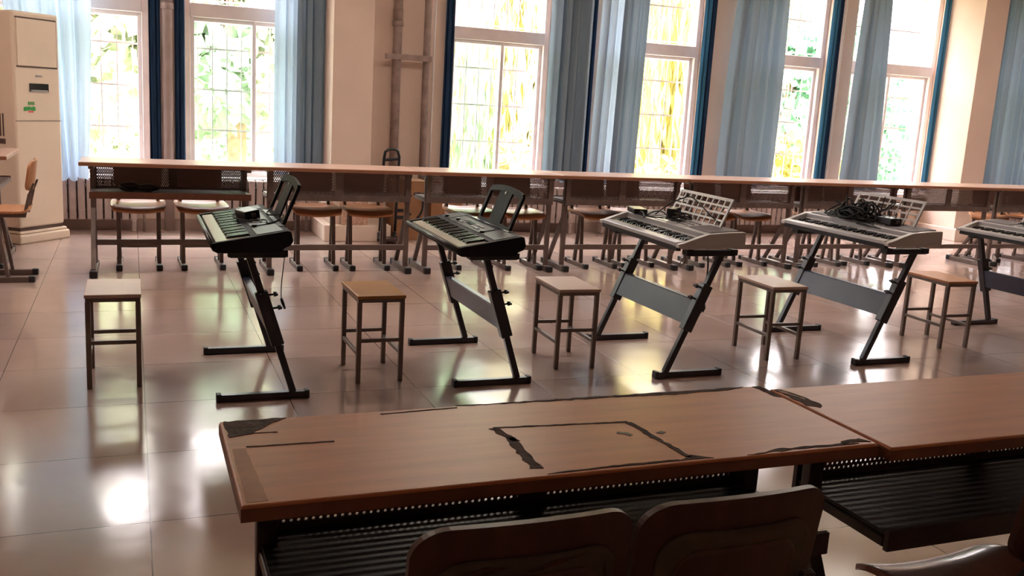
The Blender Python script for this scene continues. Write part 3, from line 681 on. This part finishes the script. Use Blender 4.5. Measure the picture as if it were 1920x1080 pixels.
def black_kb(label,loc,rz,gr):
    t=thing('electronic_keyboard',label,'keyboard',loc,rz,gr); L=.955; sl=.175; T=lambda x:.042+sl*x
    prof=[(0,.012),(0,.036),(.006,.043),(.31,T(.31)),(.325,T(.325)-.006),(.335,.052),(.322,.032),(.298,.022),(.285,.002),(.05,0),(.02,.002)]
    MB().prism(prof,0,.030).prism(prof,L-.030,L).split('end_cheek','charcoal',t,bevel=.003)
    mid=[(0,.012),(0,.034),(.012,.038),(.018,.028),(.160,.028),(.160,T(.16)),(.31,T(.31)),(.325,T(.325)-.006),(.335,.052),(.322,.032),(.298,.022),(.285,.002),(.05,0),(.02,.002)]
    MB().prism(mid,.030,L-.030).build('body','charcoal',t,bevel=.002)
    MB().tube([(.004,.0,.030),(.004,L,.030)],.011,12).build('front_rail','black',t)
    add_keys(t,.05,L-.05,.019,.158,.042,.14,.062)
    p_=MB(); x0,x1=.185,.275; 
    p_.hexa([(x0,.27,T(x0)-.001),(x1,.27,T(x1)-.001),(x1,.78,T(x1)-.001),(x0,.78,T(x0)-.001),(x0,.27,T(x0)+.003),(x1,.27,T(x1)+.003),(x1,.78,T(x1)+.003),(x0,.78,T(x0)+.003)]); p_.build('control_panel','deck',t,bevel=.001)
    for y0,y1 in ((.03,.24),(.80,.925)):
        MB().hexa([(x0,y0,T(x0)),(x1+.02,y0,T(x1+.02)),(x1+.02,y1,T(x1+.02)),(x0,y1,T(x0)),(x0,y0,T(x0)+.002),(x1+.02,y0,T(x1+.02)+.002),(x1+.02,y1,T(x1+.02)+.002),(x0,y1,T(x0)+.002)]).build('speaker_grille','deck',t,bevel=.001)
    MB().hexa([(.215,.50,T(.215)+.003),(.245,.50,T(.245)+.003),(.245,.58,T(.245)+.003),(.215,.58,T(.215)+.003),(.215,.50,T(.215)+.005),(.245,.50,T(.245)+.005),(.245,.58,T(.245)+.005),(.215,.58,T(.215)+.005)]).build('display','lcd',t)
    b=MB()
    for y in (.35,.38,.41,.44,.61,.64): 
        for x in (.205,.235): b.box(x,x+.012,y,y+.02,T(x),T(x)+.007)
    b.build('buttons','button',t)
    for y,x in ((.255,.20),(.70,.215),(.86,.20)): MB().tube([(x,y,T(x)),(x,y,T(x)+.012)],.012,12).build('control_knob','black',t)
    # arched music rest
    xa,za,dx,dz=.318,.094,.065,.165; y0,y1=.20,.66
    rs=lambda y,v_:(xa+dx*v_,y,za+dz*v_)
    b=MB()
    def arc(k): u=k/12; return rs(y0+(y1-y0)*u*1.0,1+.11*math.sin(PI*u))
    top=[arc(k) for k in range(13)]
    for A,B in zip(top,top[1:]): b.bar(A,B,.014,.030,(1,0,-.4))
    b.bar(rs(y0,-.08),rs(y0,1.02),.026,.014,(0,1,0)); b.bar(rs(y1,-.08),rs(y1,1.02),.026,.014,(0,1,0)); b.bar(rs(y0,.02),rs(y1,.02),.014,.028,(1,0,-.4))
    r_=b.build('music_rest','charcoal',t)
    ym=(y0+y1)/2
    b=MB(); A=[rs(ym-.085,0),rs(ym+.085,0),rs(ym+.085,1.09),rs(ym-.085,1.09)]; th=Vector((.004,0,-.0015))
    b.hexa([Vector(q)-th for q in A]+[Vector(q)+th for q in A]); b.build('rest_panel','charcoal',r_)
    q=Vector(rs(ym,.98))-th*1.3; MB().tube([q,q-th*.4],.008,12).build('rest_badge','pale',r_)
    b=MB().bar((xa-.012,y0-.06,za-.002),(xa-.012,y1+.06,za-.002),.03,.012); b.build('rest_slot','black',t)
    return t
GK='electronic keyboards on stands'
k1=black_kb('leftmost black keyboard with a power adapter lying on it',(.302,4.09,.674),0,GK)
k2=dup(k1,(1.378,4.09,.652),-.02,'second black keyboard with an arched music rest and bare control panel',GK)
def silver_kb(label,loc,rz,gr,cols,rows):
    t=thing('electronic_keyboard',label,'keyboard',loc,rz,gr); L=.955
    T=lambda x:.030+.30*max(0,min(x,.16)-.03)+.045*max(0,x-.16)
    cheek=[(0,.008),(0,.026),(.03,.032),(.10,.056),(.17,.078),(.30,.088),(.385,.090),(.388,.014),(.03,0)]
    c=MB().prism(cheek,0,.032).prism(cheek,L-.032,L).split('end_cheek','pale',t,bevel=.002)
    MB().prism([(.02,0),(.02,.022),(.160,.022),(.165,.030),(.165,.0755),(.30,.086),(.384,.088),(.386,.016)],.032,L-.032).build('body','silver',t,bevel=.001)
    MB().hexa([(0,.032,.012),(.02,.032,.012),(.02,L-.032,.012),(0,L-.032,.012),(.001,.032,.032),(.048,.032,.036),(.048,L-.032,.036),(.001,L-.032,.032)]).build('front_rail','silver',t,bevel=.003)
    MB().box(.004,.03,.03,L-.03,-.012,.012).build('lower_strip','black',t)
    MB().hexa([(.160,.032,.03),(.168,.032,.03),(.168,L-.032,.03),(.160,L-.032,.03),(.160,.032,.046),(.185,.032,.078),(.185,L-.032,.078),(.160,L-.032,.046)]).build('rear_fascia','silver',t)
    add_keys(t,.045,L-.045,.049,.150,.030,.06,.075)
    Z=lambda x:.0755+.078*(x-.165)
    for y0,y1 in ((.035,.27),(.70,.925)):
        MB().hexa([(.20,y0,Z(.20)),(.375,y0,Z(.30)+.001),(.375,y1,Z(.30)+.001),(.20,y1,Z(.20)),(.205,y0+.004,Z(.2)+.006),(.372,y0+.004,Z(.3)+.009),(.372,y1-.004,Z(.3)+.009),(.205,y1-.004,Z(.2)+.006)]).build('speaker_grille','speaker',t,bevel=.004)
    MB().hexa([(.19,.29,Z(.19)),(.37,.29,Z(.30)),(.37,.68,Z(.30)),(.19,.68,Z(.19)),(.19,.29,Z(.19)+.003),(.37,.29,Z(.3)+.004),(.37,.68,Z(.3)+.004),(.19,.68,Z(.19)+.003)]).build('control_panel','pale',t)
    MB().box(.24,.28,.44,.54,Z(.26),Z(.26)+.006).build('display','lcd',t)
    b=MB()
    for y in (.31,.34,.37,.40,.57,.60,.63): 
        for x in (.21,.25,.29): b.box(x,x+.014,y,y+.018,Z(x),Z(x)+.0065)
    b.build('buttons','button',t)
    xa,za,dx,dz=.335,.088,.065,.145; y0,y1=.175,.715
    rs=lambda y,v_:Vector((xa+dx*v_,y,za+dz*v_)); b=MB()
    for k in range(cols+1): y=y0+(y1-y0)*k/cols; w_=.018 if k in (0,cols) else .009; b.bar(rs(y,0),rs(y,1),w_,.008,(0,1,0))
    for k in range(rows+1): v_=k/rows; b.bar(rs(y0-.008,v_),rs(y1+.008,v_),.007,.010 if 0<k<rows else .016,(1,0,-.44))
    b.build('music_rest','pale',t)
    return t
k3=silver_kb('silver keyboard with a white grid music rest and adapters on it',(2.545,4.09,.684),-.035,GK,9,4)
k4=silver_kb('silver keyboard buried under a tangled black cable pile',(3.885,4.09,.692),0,GK,6,4)
k5=silver_kb('silver keyboard at the right edge, partly out of frame',(5.36,4.07,.652),0,GK,6,4)
# ---------------------------------------------------------------- cables and adapters
def cord(label,pts,r=.004,cat='cable',sub=6,name='power_cord'):
    c=bpy.data.curves.new(name,'CURVE'); c.dimensions='3D'; s=c.splines.new('NURBS'); s.points.add(len(pts)-1)
    for i,p_ in enumerate(pts): s.points[i].co=(*p_,1)
    s.use_endpoint_u=True; s.order_u=4; s.resolution_u=sub; c.bevel_depth=r; c.bevel_resolution=2; c.materials.append(M['cord'])
    o=bpy.data.objects.new(name,c); C.objects.link(o); return o
def to_mesh(o):
    dg=bpy.context.evaluated_depsgraph_get(); me=bpy.data.meshes.new_from_object(o.evaluated_get(dg)); n=o.name.split('.')[0]
    q=bpy.data.objects.new(n,me); C.objects.link(q); bpy.data.objects.remove(o); q.name=n; return q
def adapter(label,loc,size,rz,pts=None,r=.0035):
    t=thing('power_adapter',label,'power adapter',loc,rz,'power adapters on the keyboards'); a,b_,c=size
    MB().box(-a/2,a/2,-b_/2,b_/2,0,c).build('adapter_case','black',t,bevel=.005)
    MB().box(-.008,-.002,-b_/2-.016,-b_/2,c*.3,c*.7).box(.004,.010,-b_/2-.016,-b_/2,c*.3,c*.7).split('plug_pin','steel',t)
    if pts:
        o=to_mesh(cord('',pts,r)); o.name='lead'; o.parent=t
    return t
# keyboard 1
a1=adapter('black power adapter lying on the leftmost keyboard with its lead',(.505,4.62,.7545),(.075,.12,.042),.3,
 [(0,.06,.02),(-.05,.10,.015),(-.07,.0,.012),(-.05,-.15,.012),(.02,-.20,.022),(-.04,-.27,.012),(.03,-.30,.022),(.10,-.22,.033),(.02,-.15,.022),(.06,-.08,.03),(.11,-.05,.036)])
def hang(label,pts,r,plug,name='dangling_cable'):
    t=thing(name,label,'cable',pts[-1],0,'cords hanging below the keyboards'); b=Vector(pts[-1])
    o=to_mesh(cord('',[Vector(q)-b for q in pts],r)); o.name='cord'; o.parent=t
    if plug=='thin': MB().tube([(0,0,.0),(.006,-.004,-.02),(.016,-.010,-.05)],[.007,.008,.005],8).build('plug','black',t)
    elif plug: 
        MB().tube([(.004,0,.02),(.0,0,-.0),(-.012,0,-.018)],[.009,.016,.018],10).tube([(-.012,0,-.018),(-.03,.0,-.006)],[.018,.012],10).build('plug','black',t)
        MB().tube([(-.028,-.006,-.004),(-.045,-.006,.004)],.003,6).tube([(-.028,.008,-.008),(-.045,.008,.0)],.003,6).split('plug_pin','steel',t)
    return t
a1.rotation_euler.y=-.17
hang('thin lead dangling behind the leftmost keyboard',[(.655,4.55,.68),(.672,4.55,.64),(.668,4.56,.58),(.66,4.56,.50),(.652,4.56,.42),(.655,4.56,.375)],.0022,'thin')
hang('black mains cord with plug dangling below the silver keyboard with grid rest',[(2.88,4.35,.66),(2.90,4.35,.60),(2.905,4.35,.50),(2.895,4.35,.42),(2.90,4.35,.35),(2.895,4.35,.32)],.0045,'big')
hang('thin lead looping below the cable laden silver keyboard',[(4.29,4.30,.70),(4.32,4.30,.65),(4.29,4.30,.62),(4.24,4.29,.61),(4.19,4.28,.605)],.002,None)
hang('thin pale lead loop hanging in front of the grid rest keyboard\'s stand',[(2.60,4.12,.668),(2.62,4.12,.62),(2.585,4.12,.585),(2.57,4.12,.60),(2.60,4.12,.64)],.0018,None)
# keyboard 3: adapters + tangle
adapter('long flat black adapter at the far left corner of the grid rest keyboard',(2.745,4.90,.770),(.08,.17,.03),-.25,
 [(0,-.08,.02),(-.01,-.20,.02),(-.05,-.34,.004),(-.03,-.25,.01),(.06,-.30,.07),(.08,-.36,.02)])
adapter('small round black adapter standing in the middle of the grid rest keyboard',(2.80,4.60,.773),(.045,.05,.06),.5)
adapter('small black adapter before the grid rest',(2.86,4.67,.776),(.05,.05,.055),.1)
def tangle(label,cx,cy_,cz,rx,ry,rz_,n,seed,r=.0035,bundles=6,name='cable_tangle'):
    R=random.Random(seed); t=thing(name,label,'cable',(cx,cy_,cz),0,'cable tangles on the silver keyboards')
    for k in range(bundles):
        pts=[]; a=R.uniform(0,6.3); c0=Vector((R.gauss(0,.35)*rx,R.gauss(0,.35)*ry,0))
        for j in range(n):
            a+=R.uniform(.5,1.3); ra=R.uniform(.25,.75)
            x=c0.x+rx*ra*math.cos(a); y=c0.y+ry*ra*math.sin(a)
            env=max(0,1-(x/rx)**2*.6-(y/ry)**2*.6)
            pts.append((x,y,max(.005,abs(R.gauss(.25,.5))*rz_*env)))
        o=to_mesh(cord('',pts,r,sub=4)); o.name='cable_loop'; o.parent=t
    return t
tangle('black leads tangled between the adapters on the grid rest keyboard',2.82,4.58,.773,.07,.13,.06,11,11,.0036,5)
cd=to_mesh(cord('',[(2.78,4.75,.78),(2.83,4.70,.85),(2.90,4.62,.90),(2.905,4.58,.905),(2.90,4.45,.86),(2.89,4.35,.82),(2.91,4.28,.79),(2.90,4.25,.775)],.0035)); cd.name='cable'; tag(cd,'single black cord arching over the white grid rest','cable')
cd2=to_mesh(cord('',[(2.80,4.60,.79),(2.72,4.62,.775),(2.70,4.70,.772),(2.71,4.85,.772),(2.71,4.90,.775)],.0035)); cd2.name='cable'; tag(cd2,'black cord trailing toward the flat adapter on the grid rest keyboard','cable')
# keyboard 4
tangle('big heap of black cables on the silver keyboard, left of the white stripe adapter',4.12,4.66,.780,.11,.19,.13,16,21,.0050,18)
tangle('loops of cable hanging over the front of the cable laden keyboard rest',4.23,4.50,.79,.04,.14,.14,9,22,.003,3)
tangle('loose cable loops over the keys of the cable laden keyboard',4.03,4.52,.762,.07,.20,.02,9,23,.0022,3)
adapter('black adapter with a white stripe beside the cable heap',(4.16,4.40,.782),(.08,.12,.04),.0)
tangle('cable heap on the rightmost keyboard',5.63,4.62,.735,.08,.14,.07,12,31,.0042,9)
